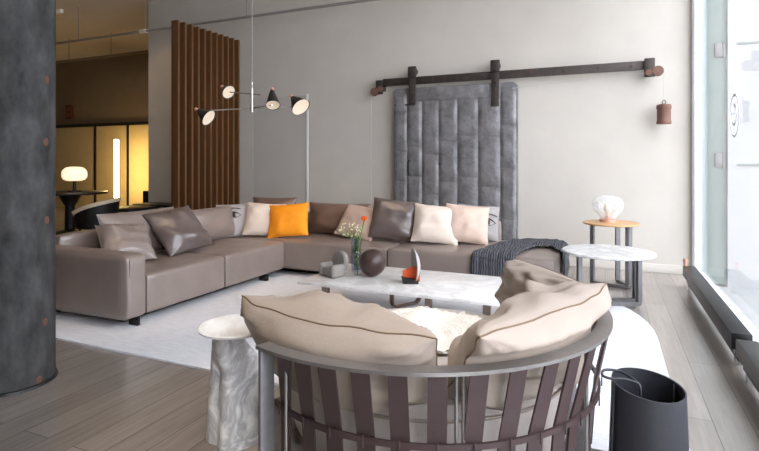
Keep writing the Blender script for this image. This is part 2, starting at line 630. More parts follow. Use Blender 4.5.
p = at(131, 207, 8.4)
t = thing('pedestal_table', 'small black pedestal table in front of the glowing tube lamp', 'table', (p.x, p.y, 0))
part('tabletop', box((p.x - .3, p.y - .3, p.z - .05), (p.x + .3, p.y + .3, p.z), .006), 'black', t)
part('stem', cyl((p.x, p.y, .03), (p.x, p.y, p.z - .04), .05), 'black', t)
part('base', add_lathe(bm_new(), [(0, 0), (.25, 0), (.25, .02), (.06, .04), (0, .04)], (p.x, p.y, 0), 24), 'black', t)
p = at(142, 202, 10.2)
t = thing('side_chair', 'black low-backed chair beyond the pedestal table', 'chair', (p.x, p.y, 0))
part('backrest', box((p.x - .17, p.y + .16, .45), (p.x + .17, p.y + .2, .72), .02), 'black', t)
part('seat', box((p.x - .19, p.y - .2, .38), (p.x + .19, p.y + .2, .43), .015), 'black', t)
for sx in (-1, 1):
    for sy in (-1, 1):
        part('leg', tube([(p.x + .16 * sx, p.y + .17 * sy, .39), (p.x + .17 * sx, p.y + .18 * sy, 0)], .014, 8), 'black', t)
c = thing('console_bench', 'low black console against the wall left of the slatted screen', 'console', (-6.6, 6.68, 0))
part('top', box((-7.5, 6.45, .54), (-5.66, 6.89, .58), .005), 'black', c)
for x in (-7.4, -5.8):
    part('leg', box((x - .03, 6.5, 0), (x + .03, 6.86, .54)), 'black', c)
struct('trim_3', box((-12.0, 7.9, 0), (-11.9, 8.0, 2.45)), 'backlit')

# slatted wooden screen
SX, SZ = -5.58, 3.31
s = thing('slatted_screen', 'tall screen of vertical walnut slats running out from the back wall', 'screen', (SX, 6.2, 0))
ys = [5.56 + i * (6.86 - 5.56) / 10 for i in range(11)]
for y in ys:
    part('slat', box((SX - .1, y - .018, .04), (SX + .03, y + .018, SZ), .003), 'walnut', s)
bm = box((SX - .11, 5.53, 0), (SX + .04, 6.88, .04))
part('base_rail', bm, 'walnut', s)

# sprinkler pipes and track light under the ceiling
PY_ = 6.55
pz = 3.56
s = thing('sprinkler_pipe', 'long pale conduit pipe hung below the ceiling along the back wall', 'pipe', (-7, PY_, pz))
part('pipe', tube([(-20, PY_, pz), (1.0, PY_, pz)], .022, 10), 'conduit', s)
for x in (-9.0, -7.3, -5.15, -2.5):
    part('hanger', tube([(x, PY_, pz), (x, PY_, CEIL)], .007, 6), 'conduit', s)
part('coupling', cyl((-7.42, PY_, pz), (-7.28, PY_, pz), .036), 'offwhite', s)
s = thing('ceiling_pipe', 'shorter dark pipe below the long conduit in the far room', 'pipe', (-9, 8.2, 3.7))
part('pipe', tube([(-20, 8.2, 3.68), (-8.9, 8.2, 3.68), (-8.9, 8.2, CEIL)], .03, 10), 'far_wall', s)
for x in (-10.2, -11.6):
    part('hanger', tube([(x, 8.2, 3.68), (x, 8.2, CEIL)], .007, 6), 'far_wall', s)
p = at(55, 13, 9.0)
s = thing('track_light', 'white track light on the ceiling behind the grey column', 'light', (p.x, p.y, p.z))
part('housing', box((p.x - .6, p.y - .03, p.z - .02), (p.x + .18, p.y + .03, p.z + .05), .006), 'offwhite', s)
part('rod', cyl((p.x, p.y, p.z), (p.x, p.y, CEIL), .01, 8), 'offwhite', s)

# column
COLX, COLY, COLR = -3.25, 1.93, .23
cz = thing('concrete_column', 'round weathered grey column at the left with rust spots', 'column', (COLX, COLY, 0))
part('shaft', add_lathe(bm_new(), [(0, 0), (COLR, 0), (COLR, CEIL), (0, CEIL)], (COLX, COLY, 0), 64), 'concrete', cz)
bm = bm_new()
add_lathe(bm, [(COLR + .001, 0), (COLR + .014, 0), (COLR + .01, .012), (COLR + .001, .016)], (COLX, COLY, 0), 64)
part('base_bead', bm, 'black_metal', cz)
for (px, py) in ((47, 80), (46, 142), (47, 220), (45, 322), (39, 380)):
    u = (px - 379.5) / FPX
    dr = Vector((-math.sin(YAW) + u * math.cos(YAW), math.cos(YAW) + u * math.sin(YAW)))
    dn = dr.normalized()
    cc = Vector((COLX, COLY))
    b_ = cc.dot(dn)
    h2 = cc.length_squared - b_ * b_
    q = dn * (b_ - math.sqrt(max(0, COLR ** 2 - h2)))
    z = CAM_H + (q.length / dr.length) * (162 - py) / FPX
    nrm = Vector((q.x - COLX, q.y - COLY, 0)).normalized()
    mt = Matrix.Translation((q.x, q.y, z)) @ nrm.to_track_quat('Z', 'Y').to_matrix().to_4x4()
    bm = add_lathe(bm_new(), [(0, .004), (.018, .003), (.024, -.003), (0, -.004)], n=12, mtx=mt, sx=.9, sy=1.15)
    part('rust_stud', bm, 'stud', cz)

# ------------------------------------------------------------------ rug
poly = [(-5.2, 2.515), (.335, 2.515), (.335, 4.25)]
for i in range(1, 9):
    a = R(90 * i / 9)
    poly.append((-.35 + .685 * math.cos(a), 4.25 + 1.2 * math.sin(a)))
poly += [(-.35, 5.45), (-5.2, 5.45)]
solo('rug', add_prism(bm_new(), poly, .001, .014), 'rug', 'large pale grey rug under the sofa and coffee table', 'rug', sharp=50)
RUG = .0145

# ------------------------------------------------------------------ sofa
def puffy(lo, hi, bev=.035, puff=.012, seed=0, n=10, wr=.007, seg=4):
    """upholstered block: bevelled, slightly crowned on every face, faintly wrinkled"""
    bm = bm_new()
    bmesh.ops.create_cube(bm, size=2)
    bmesh.ops.subdivide_edges(bm, edges=bm.edges[:], cuts=n, use_grid_fill=True)
    lo, hi = Vector(lo), Vector(hi)
    s, c = (hi - lo) / 2, (hi + lo) / 2
    for v in bm.verts:
        p = v.co.copy()
        q = Vector([0, 0, 0])
        for i in range(3):
            q[i] = p[i] * s[i]
        # round the edges: pull to a rounded box
        inner = Vector([max(-(s[i] - bev), min(s[i] - bev, q[i])) for i in range(3)])
        d = q - inner
        if d.length > 1e-6:
            q = inner + d.normalized() * bev if sum(abs(d[i]) > 1e-6 for i in range(3)) > 1 else q
        for i in range(3):
            if abs(p[i]) > .999:
                j, k = [x for x in range(3) if x != i]
                f = (1 - p[j] ** 4) * (1 - p[k] ** 4)
                q[i] += math.copysign(puff * f + wr * f * noise.noise(q * 5 + Vector((seed, 0, 0))), p[i])
        v.co = q + c
    return bm


def grid_round(lo, hi, bev, puff, seed=0, wr=.008):
    return puffy(lo, hi, bev, puff, seed, 22, wr)


SX0, SX1 = -4.47, -3.36          # left wing, back and front
SY0, SY1 = 4.95, 6.06            # back wing, front and back
ST = .4
sofa = thing('sectional_sofa', 'large taupe leather L-shaped sectional sofa in the corner', 'sofa', (-3.2, 5.2, RUG))
part('seat', grid_round((SX0 + .1, 3.03, .085), (SX1, 3.955, ST), .03, .008, 1), 'leather', sofa)
part('seat', grid_round((SX0 + .1, 3.96, .085), (SX1, 4.955, ST), .03, .008, 2), 'leather', sofa)
part('seat', grid_round((SX0 + .1, 4.96, .085), (-2.115, SY1 - .1, ST), .03, .008, 3), 'leather', sofa)
part('seat', grid_round((-2.107, 4.965, .085), (-.44, SY1 - .02, ST), .03, .01, 4), 'leather', sofa)
part('armrest', grid_round((SX0, 2.82, .085), (SX1 + .01, 3.02, .575), .035, .012, 5, .008), 'leather', sofa)
part('backrest', grid_round((SX0 - .02, 3.0, .085), (SX0 + .12, SY1, .66), .03, .008, 6), 'leather', sofa)
part('backrest', grid_round((SX0 + .12, SY1 - .14, .085), (-1.13, SY1, .63), .03, .008, 7), 'leather', sofa)
bm = box((SX0 + .1, 2.98, .016), (SX1 - .2, 5.0, .09))
add_box(bm, (SX0 + .1, 5.15, .016), (-.6, SY1 - .06, .09))
part('plinth', bm, 'black', sofa)
for lo, hi in (((-3.47, 2.95, RUG), (-3.375, 2.975, .095)), ((-3.47, 4.62, RUG), (-3.37, 4.66, .095)), ((-.62, 5.0, RUG), (-.52, 5.03, .095)), ((-4.4, 2.95, RUG), (-4.3, 2.98, .095)), ((-.62, 5.9, 0), (-.52, 5.93, .095)), ((-2.15, 5.0, RUG), (-2.05, 5.03, .095))):
    part('foot', box(lo, hi), 'black_metal', sofa)
part('seam', tube([(SX1 + .006, 2.86, .12), (SX1 + .016, 2.85, .55)], .003, 6), 'piping', sofa)


# ------------------------------------------------------------------ cushions
def pillow_bm(w, h, t, seed=0, n=22, pinch=.05, wr=.012, folds=6, power=.55, sag=0):
    bm = bm_new()
    rnd = random.Random(seed)
    sd = Vector((seed * 3.7, seed * 1.3, 0))
    fl = [(rnd.uniform(-.8, .8), rnd.uniform(-.8, .8), rnd.uniform(0, PI), rnd.uniform(.5, 1) * wr) for _ in range(folds)]
    sides = []
    for s in (1, -1):
        g = []
        for i in range(n + 1):
            row = []
            for j in range(n + 1):
                # finer near the rim
                u = math.sin((i / n - .5) * PI)
                v = math.sin((j / n - .5) * PI)
                if s == -1 and (i in (0, n) or j in (0, n)):
                    row.append(sides[0][i][j])
                    continue
                x = w / 2 * u * (1 - pinch * (1 - v * v))
                z = h / 2 * v * (1 - pinch * (1 - u * u))
                e = (1 - u ** 4) * (1 - v ** 4)
                y = t / 2 * max(0, (1 - abs(u) ** 2.6) * (1 - abs(v) ** 2.6)) ** power
                y *= 1 + sag * -v
                k = noise.noise(Vector((x * 7, s * 3, z * 7)) + sd) * wr
                for (fu, fv, fa, fw) in fl:
                    du, dv = u - fu, v - fv
                    c_ = du * math.cos(fa) + dv * math.sin(fa)
                    a_ = -du * math.sin(fa) + dv * math.cos(fa)
                    k += fw * 1.2 * math.exp(-(a_ * 7) ** 2 - (c_ * 1.6) ** 2)
                # radial puckers towards the corners
                r_ = math.hypot(abs(u) - 1, abs(v) - 1)
                ang = math.atan2(1 - abs(v), 1 - abs(u))
                k += wr * .7 * math.sin(ang * 11 + seed) * math.exp(-(r_ * 2.2) ** 2)
                y += k * min(1, e * 2.5)
                rim = noise.noise(Vector((u * 3, v * 3, 5)) + sd) * wr * .8 * (1 - e)
                row.append(bm.verts.new((x, -s * max(y, 0) + rim, z + h / 2)))
            g.append(row)
        sides.append(g)
        for i in range(n):
            for j in range(n):
                q = (g[i][j], g[i + 1][j], g[i + 1][j + 1], g[i][j + 1])
                bm.faces.new(q if s == 1 else q[::-1])
    rim = [g for g in [sides[0][i][0].co.copy() for i in range(n)] + [sides[0][n][j].co.copy() for j in range(n)] +
           [sides[0][n - i][n].co.copy() for i in range(n)] + [sides[0][0][n - j].co.copy() for j in range(n)]]
    return bm, rim


def pillow(name, label, m, base, w, h, t, yaw=0, lean=20, roll=0, seed=0, group=None, cat='cushion', pipe=None, z=None, wr=.012, pinch=.05, emblem=False, power=.55):
    bm, rim = pillow_bm(w, h, t, seed, wr=wr, pinch=pinch, power=power)
    mt = Matrix.Rotation(R(yaw), 4, 'Z') @ Matrix.Rotation(R(-lean), 4, 'X') @ Matrix.Rotation(R(roll), 4, 'Y')
    lowest = min((mt @ v.co).z for v in bm.verts)
    zz = (ST + .006 if z is None else z) - lowest
    o = bpy.data.objects.new(name, finish(name, bm, m, 180))
    COL.objects.link(o)
    o.rotation_euler = mt.to_euler()
    o.location = (base[0], base[1], zz)
    tag(o, label, cat, group)
    WL[o.name] = Vector()
    part('piping', add_tube(bm_new(), rim, .0045, 6, closed=True), pipe or m, o, local=True)
    if emblem:
        # printed eye: almond outline, brow and pupil, laid on the front face
        pb = bm_new()
        def on(x, zc):
            u, v = 2 * x / w, 2 * (zc - h / 2) / h
            y = t / 2 * max(0, (1 - abs(u) ** 2.6) * (1 - abs(v) ** 2.6)) ** power
            return (x, -y - .012, zc)
        cx, cz_ = emblem
        up = [on(cx + .085 * k / 8, cz_ + .045 * math.cos(k / 8 * PI / 2)) for k in range(-8, 9)]
        lw = [on(cx + .085 * k / 8, cz_ - .03 * math.cos(k / 8 * PI / 2)) for k in range(-8, 9)]
        add_tube(pb, up, [.003 + .006 * (1 - abs(k) / 8) for k in range(-8, 9)], 6)
        add_tube(pb, lw, .003, 6)
        add_tube(pb, [on(cx, cz_ + .03), on(cx, cz_ - .02)], [.02, .017], 10)
        add_tube(pb, [on(cx + .1 * k / 8, cz_ + .08 + .02 * math.cos(k / 8 * PI / 2)) for k in range(-8, 9)], .005, 6)
        part('eye_print', pb, 'print_dark', o, local=True)
    return o


BG = 'large leather back cushions of the sofa'
SG = 'scatter pillows on the sofa'
pillow('back_cushion', 'grey-taupe leather back cushion nearest the armrest, behind the leaning pillow', 'leather', (-4.12, 3.7), .9, .43, .24, 90, 14, 0, 11, BG)
pillow('back_cushion', 'smooth grey-taupe back cushion on the left wing between the big piped pillow and eye-print pillow', 'leather', (-4.1, 4.6), .86, .38, .24, 90, 14, 0, 12, BG)
pillow('back_cushion', 'brown leather back cushion in the sofa corner behind the cream pillow', 'leather_b', (-4.12, 5.78), .62, .42, .2, 14, 12, 0, 13, BG)
pillow('back_cushion', 'long wrinkled brown leather back cushion right of the orange pillow', 'leather_b', (-3.05, 5.6), .86, .39, .26, 0, 14, 0, 14, BG, wr=.018)
pillow('scatter_pillow', 'taupe leather pillow slumped over the armrest end of the sofa', 'leather', (-3.82, 3.27), .44, .42, .18, 70, 48, 4, 21, SG, wr=.024)
pillow('scatter_pillow', 'big square taupe leather pillow with black piping on the left wing', 'leather_d', (-3.74, 3.93), .54, .52, .2, 80, 42, -7, 22, SG, pipe='piping', wr=.024)
pillow('scatter_pillow', 'pale grey pillow with a printed eye at the far end of the left wing', 'fab_grey', (-4.04, 5.02), .46, .42, .16, 62, 26, 0, 23, SG, emblem=(-.07, .24))
pillow('scatter_pillow', 'cream pillow just left of the orange pillow', 'fab_cream', (-3.77, 5.08), .46, .42, .16, 28, 28, 4, 24, SG)
pillow('scatter_pillow', 'bright orange square pillow in the sofa corner', 'fab_orange', (-3.44, 5.13), .48, .41, .17, 18, 26, -5, 25, SG)
pillow('scatter_pillow', 'tan pillow leaning on the brown back cushion, behind the orange flower', 'fab_tan', (-2.7, 5.34), .52, .42, .16, -4, 36, 7, 26, SG)
pillow('scatter_pillow', 'dark taupe shiny leather pillow in front of the metal door edge', 'leather_d', (-2.22, 5.34), .52, .46, .18, 14, 18, 6, 27, SG, wr=.018)
pillow('scatter_pillow', 'cream square pillow in front of the metal door', 'fab_cream', (-1.72, 5.36), .5, .43, .17, 16, 24, 5, 28, SG)
pillow('scatter_pillow', 'pale rose pillow right of the cream one, overlapping the eye-print pillow', 'fab_rose', (-1.4, 5.48), .47, .42, .17, 22, 22, 6, 29, SG)
pillow('scatter_pillow', 'pale grey eye-print pillow at the right end, behind the rose pillow', 'fab_grey', (-1.33, 5.72), .46, .4, .15, 20, 14, 4, 30, SG, emblem=(.1, .2))

# knitted throw over the chaise end
Lc = [(-1.21, 4.925, .13), (-1.21, 4.93, .33), (-1.2, 4.945, .41), (-1.17, 5.05, .425), (-1.08, 5.5, .43), (-.9, 5.92, .43), (-.6, 6.02, .43), (-.45, 6.02, .42), (-.405, 6.0, .37), (-.4, 5.95, .14)]
Rc = [(-.8, 4.925, .1), (-.8, 4.93, .33), (-.79, 4.945, .41), (-.78, 5.05, .425), (-.74, 5.35, .425), (-.66, 5.55, .428), (-.54, 5.56, .428), (-.46, 5.45, .42), (-.405, 5.4, .37), (-.4, 5.33, .12)]
def cat_rom(P, s):
    n = len(P) - 1
    f = min(s * n, n - 1e-6)
    i = int(f)
    t_ = f - i
    p = [Vector(P[max(0, min(n, i + k))]) for k in (-1, 0, 1, 2)]
    return .5 * (2 * p[1] + (p[2] - p[0]) * t_ + (2 * p[0] - 5 * p[1] + 4 * p[2] - p[3]) * t_ ** 2 + (3 * p[1] - p[0] - 3 * p[2] + p[3]) * t_ ** 3)
bm = bm_new()
NA, NB = 90, 30
g = []
for i in range(NA + 1):
    row = []
    for j in range(NB + 1):
        a, b = cat_rom(Lc, i / NA), cat_rom(Rc, i / NA)
        p = a.lerp(b, j / NB)
        cable = abs(math.sin(j / NB * PI * 5)) * .012 + .005 * math.sin(i * 1.1 + (j // 6) * 2)
        top = p.z > .405
        off = Vector((0, 0, cable)) if top else (Vector((0, -cable, 0)) if p.y < 5.1 else Vector((cable, 0, 0)))
        ed = noise.noise(Vector((i * .3, j * .3, 2))) * .012
        row.append(bm.verts.new(p + off + Vector((ed * .5, 0, abs(ed) if top else 0))))
    g.append(row)
for i in range(NA):
    for j in range(NB):
        bm.faces.new((g[i][j], g[i + 1][j], g[i + 1][j + 1], g[i][j + 1]))
th = solo('knitted_throw', bm, 'knit', 'dark blue-grey cable-knit throw draped over the chaise end', 'throw', sharp=180)
sm = th.modifiers.new('solid', 'SOLIDIFY')
sm.thickness = .008
sm.offset = 1
fr = bm_new()
for j in range(0, 41):
    a = Vector(Lc[0]).lerp(Vector(Rc[0]), j / 40)
    add_tube(fr, [a, a + Vector((random.uniform(-.006, .006), -.006, -.035 - random.random() * .015))], .004, 5)
part('fringe', fr, 'knit', th)

# ------------------------------------------------------------------ coffee table
TT = .3
ct = thing('coffee_table', 'long low white marble coffee table on bronze sled legs', 'table', (-1.4, 4.12, RUG))
part('tabletop', box((-2.385, 3.69, TT - .024), (-.45, 4.56, TT), .006), 'marble_t', ct)
def sled(pts, w=.06, t_=.012):
    return add_tube(bm_new(), pts, .01, flat=(w, t_), caps=True)
def u_frame(p0, p1, zt, zb, w=.07, t_=.014, r=.06):
    """flat band: down from p0, along the floor, up at p1"""
    p0, p1 = Vector(p0), Vector(p1)
    d = (p1 - p0).normalized()
    L = (p1 - p0).length
    s = [(0, zt), (0, zb + r)]
    for k in range(1, 5):
        a = R(90 * k / 5)
        s.append((r * (1 - math.cos(a)), zb + r * (1 - math.sin(a))))
    s += [(r, zb), (L - r, zb)]
    for k in range(1, 5):
        a = R(90 * k / 5)
        s.append((L - r + r * math.sin(a), zb + r * (1 - math.cos(a))))
    s += [(L, zb + r), (L, zt)]
    side = Vector((-d.y, d.x, 0)) * (w / 2)
    bm = bm_new()
    rows = []
    n = len(s)
    for i in range(n):
        a = Vector(s[max(0, i - 1)]); b = Vector(s[min(n - 1, i + 1)])
        tg = (b - a).normalized()
        nm = Vector((-tg.y, tg.x)) * t_
        for_ = []
        for k, sd in ((0, -1), (0, 1), (1, 1), (1, -1)):
            q = Vector(s[i]) + nm * k
            for_.append(bm.verts.new(Vector((p0.x + d.x * q.x, p0.y + d.y * q.x, q.y)) + side * sd))
        rows.append(for_)
    for a, b in zip(rows, rows[1:]):
        for j in range(4):
            bm.faces.new((a[j], a[(j + 1) % 4], b[(j + 1) % 4], b[j]))
    bm.faces.new(rows[0]); bm.faces.new(rows[-1][::-1])
    return bm
part('leg', u_frame((-2.25, 3.9, 0), (-1.3, 3.98, 0), TT - .024, RUG + .001, .07, .045), 'bronze', ct)
part('leg', u_frame((-1.74, 4.2, 0), (-1.57, 4.47, 0), TT - .024, RUG + .001, .05), 'bronze', ct)
part('leg', u_frame((-.85, 3.95, 0), (-.65, 4.4, 0), TT - .024, RUG + .001), 'bronze', ct)

# things on the coffee table
def rb(bm, lo, hi, b, mt):
    return add_box(bm, lo, hi, b, 4, mt)
a = thing('toy_armchair', 'miniature grey felt armchair on the marble coffee table', 'ornament', (-2.21, 4.0, TT))
mt = Matrix.Translation((-2.21, 4.0, TT)) @ Matrix.Rotation(R(-24), 4, 'Z') @ Matrix.Scale(.9, 4)
part('seat', rb(bm_new(), (-.07, -.085, .004), (.07, .07, .09), .02, mt), 'felt', a)
for sx in (-1, 1):
    part('armrest', rb(bm_new(), (sx * .09 - .03, -.095, 0), (sx * .09 + .03, .07, .125), .028, mt), 'felt', a)
rt = mt @ Matrix.Translation((.015, .075, .125)) @ Matrix.Rotation(R(78), 4, 'X')
part('backrest', add_lathe(bm_new(), [(0, -.03), (.095, -.03), (.11, -.015), (.11, .015), (.095, .03), (0, .03)], n=32, mtx=rt), 'felt', a)

v = thing('glass_vase', 'tall smoky glass vase holding a sprig of pale blossom', 'vase', (-2.12, 4.27, TT))
c = (-2.12, 4.27, TT)
part('body', add_lathe(bm_new(), [(0, 0), (.04, 0), (.045, .05), (.05, .12), (.045, .19), (.05, .25), (.055, .3), (.05, .3), (.045, .25), (.04, .19), (.045, .12), (.04, .05), (.035, .012), (0, .012)], c, 28), 'smoke_glass', v)
for r_, z in ((.05, .07), (.052, .16), (.052, .25)):
    part('bead_band', add_lathe(bm_new(), [(r_ - .004, z - .014), (r_ + .004, z), (r_ - .004, z + .014)], c, 28), 'vase_glass', v)
bl = thing('blossom_sprig', 'sprig of tiny pale flowers in the smoky glass vase', 'flowers', (-2.12, 4.27, TT + .015))
st, bs = bm_new(), bm_new()
rnd = random.Random(7)
for k in range(16):
    e = Vector((-2.17 + rnd.uniform(-.13, .09), 4.27 + rnd.uniform(-.1, .1), TT + rnd.uniform(.33, .43)))
    b0 = Vector((-2.12 + rnd.uniform(-.02, .02), 4.27, TT + .02))
    mid = Vector((-2.12 + rnd.uniform(-.03, .03), 4.27 + rnd.uniform(-.03, .03), TT + .3))
    add_tube(st, [b0, mid, e], .0018, 5)
    for q in range(3):
        bmesh.ops.create_icosphere(bs, subdivisions=1, radius=.008, matrix=Matrix.Translation(e + Vector((rnd.uniform(-.02, .02), rnd.uniform(-.02, .02), rnd.uniform(-.015, .015)))))
part('stems', st, 'green', bl)
part('blossoms', bs, 'pale_flower', bl)
v = thing('bubble_vase', 'small clear bubble-shaped glass bud vase in front of the tall one', 'vase', (-2.03, 4.12, TT))
c = (-2.03, 4.12, TT)
prof = [(0, 0), (.03, 0)]
for k in range(3):
    for q in range(7):
        aa = PI * (q + .5) / 7
        prof.append((.02 + .022 * math.sin(aa), .004 + .06 * k + .03 - .03 * math.cos(aa)))
prof += [(.018, .2)]
part('body', add_lathe(bm_new(), prof, c, 24), 'vase_glass', v)
part('rim', add_lathe(bm_new(), [(.016, .196), (.021, .2), (.016, .204), (.014, .2)], c, 20), 'chrome', v)
f = thing('orange_flower', 'single orange flower on a long stem in the bubble vase', 'flower', (-2.03, 4.12, TT + .01))
tip = Vector((-1.975, 4.14, TT + .475))
part('stem', tube([(-2.03, 4.12, TT + .01), (-2.025, 4.12, TT + .2), (-2.0, 4.13, TT + .36), tip], .0055, 8), 'green', f)
bm = bm_new()
for k in range(22):
    an = k * 2.4
    tl_ = .25 + .5 * (k / 22)
    d = Vector((math.cos(an) * math.sin(tl_), math.sin(an) * math.sin(tl_), math.cos(tl_)))
    add_tube(bm, [tip, tip + d * .022, tip + d * .048], [.004, .009, .003], 6)
part('petals', bm, 'flower', f)
bm = bm_new()
c = Vector((-1.89, 4.13, TT + .119))
bmesh.ops.create_uvsphere(bm, u_segments=40, v_segments=24, radius=.119, matrix=Matrix.Translation(c))
solo('wooden_sphere', bm, 'dark_wood', 'dark turned wooden sphere on the coffee table', 'ornament', sharp=180)
s = thing('shell_chair_ornament', 'small sculpture of a pale upright shell with an orange scoop', 'ornament', (-1.49, 4.03, TT))
mt = Matrix.Translation((-1.47, 4.03, TT)) @ Matrix.Rotation(R(34), 4, 'Z')
bm = bm_new()
g = []
for i in range(9):
    row = []
    for j in range(17):
        rr, an = .145 * i / 8, 2 * PI * j / 16
        y_, z_ = rr * math.cos(an) * .72, rr * math.sin(an)
        x_ = .055 - (rr / .145) ** 2 * .045 - .12 * max(0, z_) * .5
        row.append(bm.verts.new(mt @ Vector((x_, y_, z_ + .147))))
    g.append(row)
for i in range(8):
    for j in range(16):
        bm.faces.new((g[i][j], g[i + 1][j], g[i + 1][j + 1], g[i][j + 1]))
bmesh.ops.remove_doubles(bm, verts=bm.verts, dist=1e-5)
sh = part('shell', bm, 'shell', s, sharp=180)
m_ = sh.modifiers.new('solid', 'SOLIDIFY'); m_.thickness = .008
bm = bm_new()
g = []
for i in range(9):
    row = []
    for j in range(9):
        aa, bb = i / 8, j / 8 - .5
        x_ = .045 - .15 * aa
        y_ = -.035 + .05 * math.sin(aa * PI) - .02 * aa
        lo_ = .02 + .05 * aa ** 1.5
        z_ = lo_ + (.145 - .03 * aa - lo_) * (bb + .5)
        row.append(bm.verts.new(mt @ Vector((x_, y_, z_))))
    g.append(row)
for i in range(8):
    for j in range(8):
        bm.faces.new((g[i][j], g[i + 1][j], g[i + 1][j + 1], g[i][j + 1]))
sc_ = part('scoop', bm, 'orange_leather', s, sharp=180)
m_ = sc_.modifiers.new('solid', 'SOLIDIFY'); m_.thickness = .008
bm = bm_new()
t_ = bmesh.new()
vs = [t_.verts.new(mt @ Vector(q)) for q in ((.03, -.05, 0), (.03, .05, 0), (-.09, .02, 0), (-.09, -.02, 0), (.03, -.05, .03), (.03, .05, .03), (-.1, .02, .06), (-.1, -.02, .06))]
for q in ((0, 1, 2, 3), (4, 5, 6, 7), (0, 1, 5, 4), (1, 2, 6, 5), (2, 3, 7, 6), (3, 0, 4, 7)):
    t_.faces.new([vs[i] for i in q])
join(bm, t_)
part('wedge', bm, 'black', s)

# ------------------------------------------------------------------ side tables by the window
def leg_frame(bm, c, a0, a1, r, zt, w, th_):
    p0 = Vector((c[0] + r * math.cos(a0), c[1] + r * math.sin(a0), 0))
    p1 = Vector((c[0] + r * math.cos(a1), c[1] + r * math.sin(a1), 0))
    return u_frame(p0, p1, zt, .002, w, th_, .03)
c = (.0, 5.1)
t = thing('marble_side_table', 'round white marble side table with dark steel legs by the window', 'side table', (c[0], c[1], 0))
part('tabletop', add_lathe(bm_new(), [(0, .478), (.375, .478), (.39, .486), (.39, .495), (.385, .5), (0, .5)], (c[0], c[1], 0), 64), 'marble', t)
part('leg', u_frame((-.25, 4.97, 0), (.27, 5.2, 0), .478, RUG + .001, .055, .035, .03), 'gun', t)
part('leg', u_frame((-.25, 5.13, 0), (.24, 5.35, 0), .478, RUG + .001, .05, .025, .03), 'gun', t)
c = (.03, 6.02)
t = thing('wooden_side_table', 'tall round side table with oak top behind the marble one', 'side table', (c[0], c[1], 0))
part('tabletop', add_lathe(bm_new(), [(0, .64), (.27, .64), (.28, .646), (.28, .654), (.275, .66), (0, .66)], (c[0], c[1], 0), 56), 'oak', t)
part('leg', u_frame((-.17, 5.98, 0), (.2, 5.86, 0), .64, .002, .05, .035, .03), 'gun', t)
part('leg', u_frame((.09, 6.2, 0), (.21, 5.93, 0), .64, .002, .045, .03, .03), 'gun', t)
c = (.0, 6.08, .66)
l = thing('glass_lamp', 'clear glass mushroom lamp on the oak side table', 'lamp', c)
part('base', add_lathe(bm_new(), [(0, 0), (.085, 0), (.085, .025), (.06, .035), (.03, .04), (.03, .06), (0, .06)], c, 32), 'copper', l)
part('globe', add_lathe(bm_new(), [(.07, .036), (.09, .07), (.14, .12), (.155, .17), (.15, .22), (.115, .26), (.06, .28), (0, .285)], c, 40), 'bulb_glass', l)
part('bulb', add_lathe(bm_new(), [(0, .06), (.02, .065), (.024, .09), (.04, .12), (.045, .15), (.03, .185), (0, .195)], c, 24), 'offwhite', l)

# ------------------------------------------------------------------ sliding metal fire door
dx0, dx1, dz0, dz1 = -2.765, -1.06, .03, 2.33
DY = WALL_Y - .13
fd = thing('sliding_door', 'big grey metal-clad sliding fire door hung from an iron rail', 'door', ((dx0 + dx1) / 2, DY, .03))
bm = bm_new()
rc = .07
pts = [(dx0, dz0), (dx1, dz0), (dx1, dz1 - rc)]
for k in range(1, 6):
    a_ = R(90 * k / 6)
    pts.append((dx1 - rc + rc * math.cos(a_), dz1 - rc + rc * math.sin(a_)))
pts += [(dx1 - rc, dz1), (dx0 + .03, dz1), (dx0, dz1 - .03)]
t_ = bmesh.new()
f_ = t_.faces.new([t_.verts.new((x, DY + .07, z)) for x, z in pts])
ex = bmesh.ops.extrude_face_region(t_, geom=[f_])
for q in ex['geom']:
    if isinstance(q, bmesh.types.BMVert):
        q.co.y = DY
bmesh.ops.recalc_face_normals(t_, faces=t_.faces)
join(bm, t_)
part('panel', bm, 'zinc', fd)
# cladding sheets: pillowed columns of overlapping zinc sheets
cols = [dx0 + .01, dx0 + .2, dx0 + .42, dx0 + .66, dx0 + .92, dx0 + 1.2, dx0 + 1.49, dx1 - .01]
rnd = random.Random(3)
for i in range(len(cols) - 1):
    zs = [dz0 + .01]
    z = .3 + rnd.random() * .3
    while z < dz1 - .3:
        zs.append(z)
        z += rnd.choice((.42, .55, .66))
    zs.append(dz1 - .19 if 0 < i < 6 else dz1 - .08)
    bm = bm_new()
    for z0, z1 in zip(zs, zs[1:]):
        n_ = 8
        g = []
        for a_ in range(n_ + 1):
            row = []
            for b_ in range(n_ + 1):
                u, v_ = a_ / n_, b_ / n_
                x = cols[i] + .004 + (cols[i + 1] - cols[i] - .008) * u
                zz = z0 + .002 + (z1 - z0 - .004) * v_
                h_ = .02 * ((1 - (2 * u - 1) ** 4) * (1 - (2 * v_ - 1) ** 4)) ** .5 * (1 + .5 * noise.noise(Vector((x * 4, zz * 4, i))))
                row.append(bm.verts.new((x, DY - .002 - h_, zz)))
            g.append(row)
        for a_ in range(n_):
            for b_ in range(n_):
                bm.faces.new((g[a_][b_], g[a_ + 1][b_], g[a_ + 1][b_ + 1], g[a_][b_ + 1]))
    part('metal_sheet', bm, 'zinc', fd, sharp=40)
part('top_sheet', box((cols[1], DY - .01, dz1 - .185), (cols[6], DY, dz1 - .01), .004), 'zinc', fd)
part('handle', tube([(dx0 + .235, DY - .01, 1.12), (dx0 + .235, DY - .05, 1.14), (dx0 + .235, DY - .05, 1.3), (dx0 + .235, DY - .01, 1.32)], .011, 8), 'black_metal', fd)
part('finger_slot', box((dx0 + .67, DY - .016, 1.26), (dx0 + .77, DY - .004, 1.285), .003), 'black', fd)
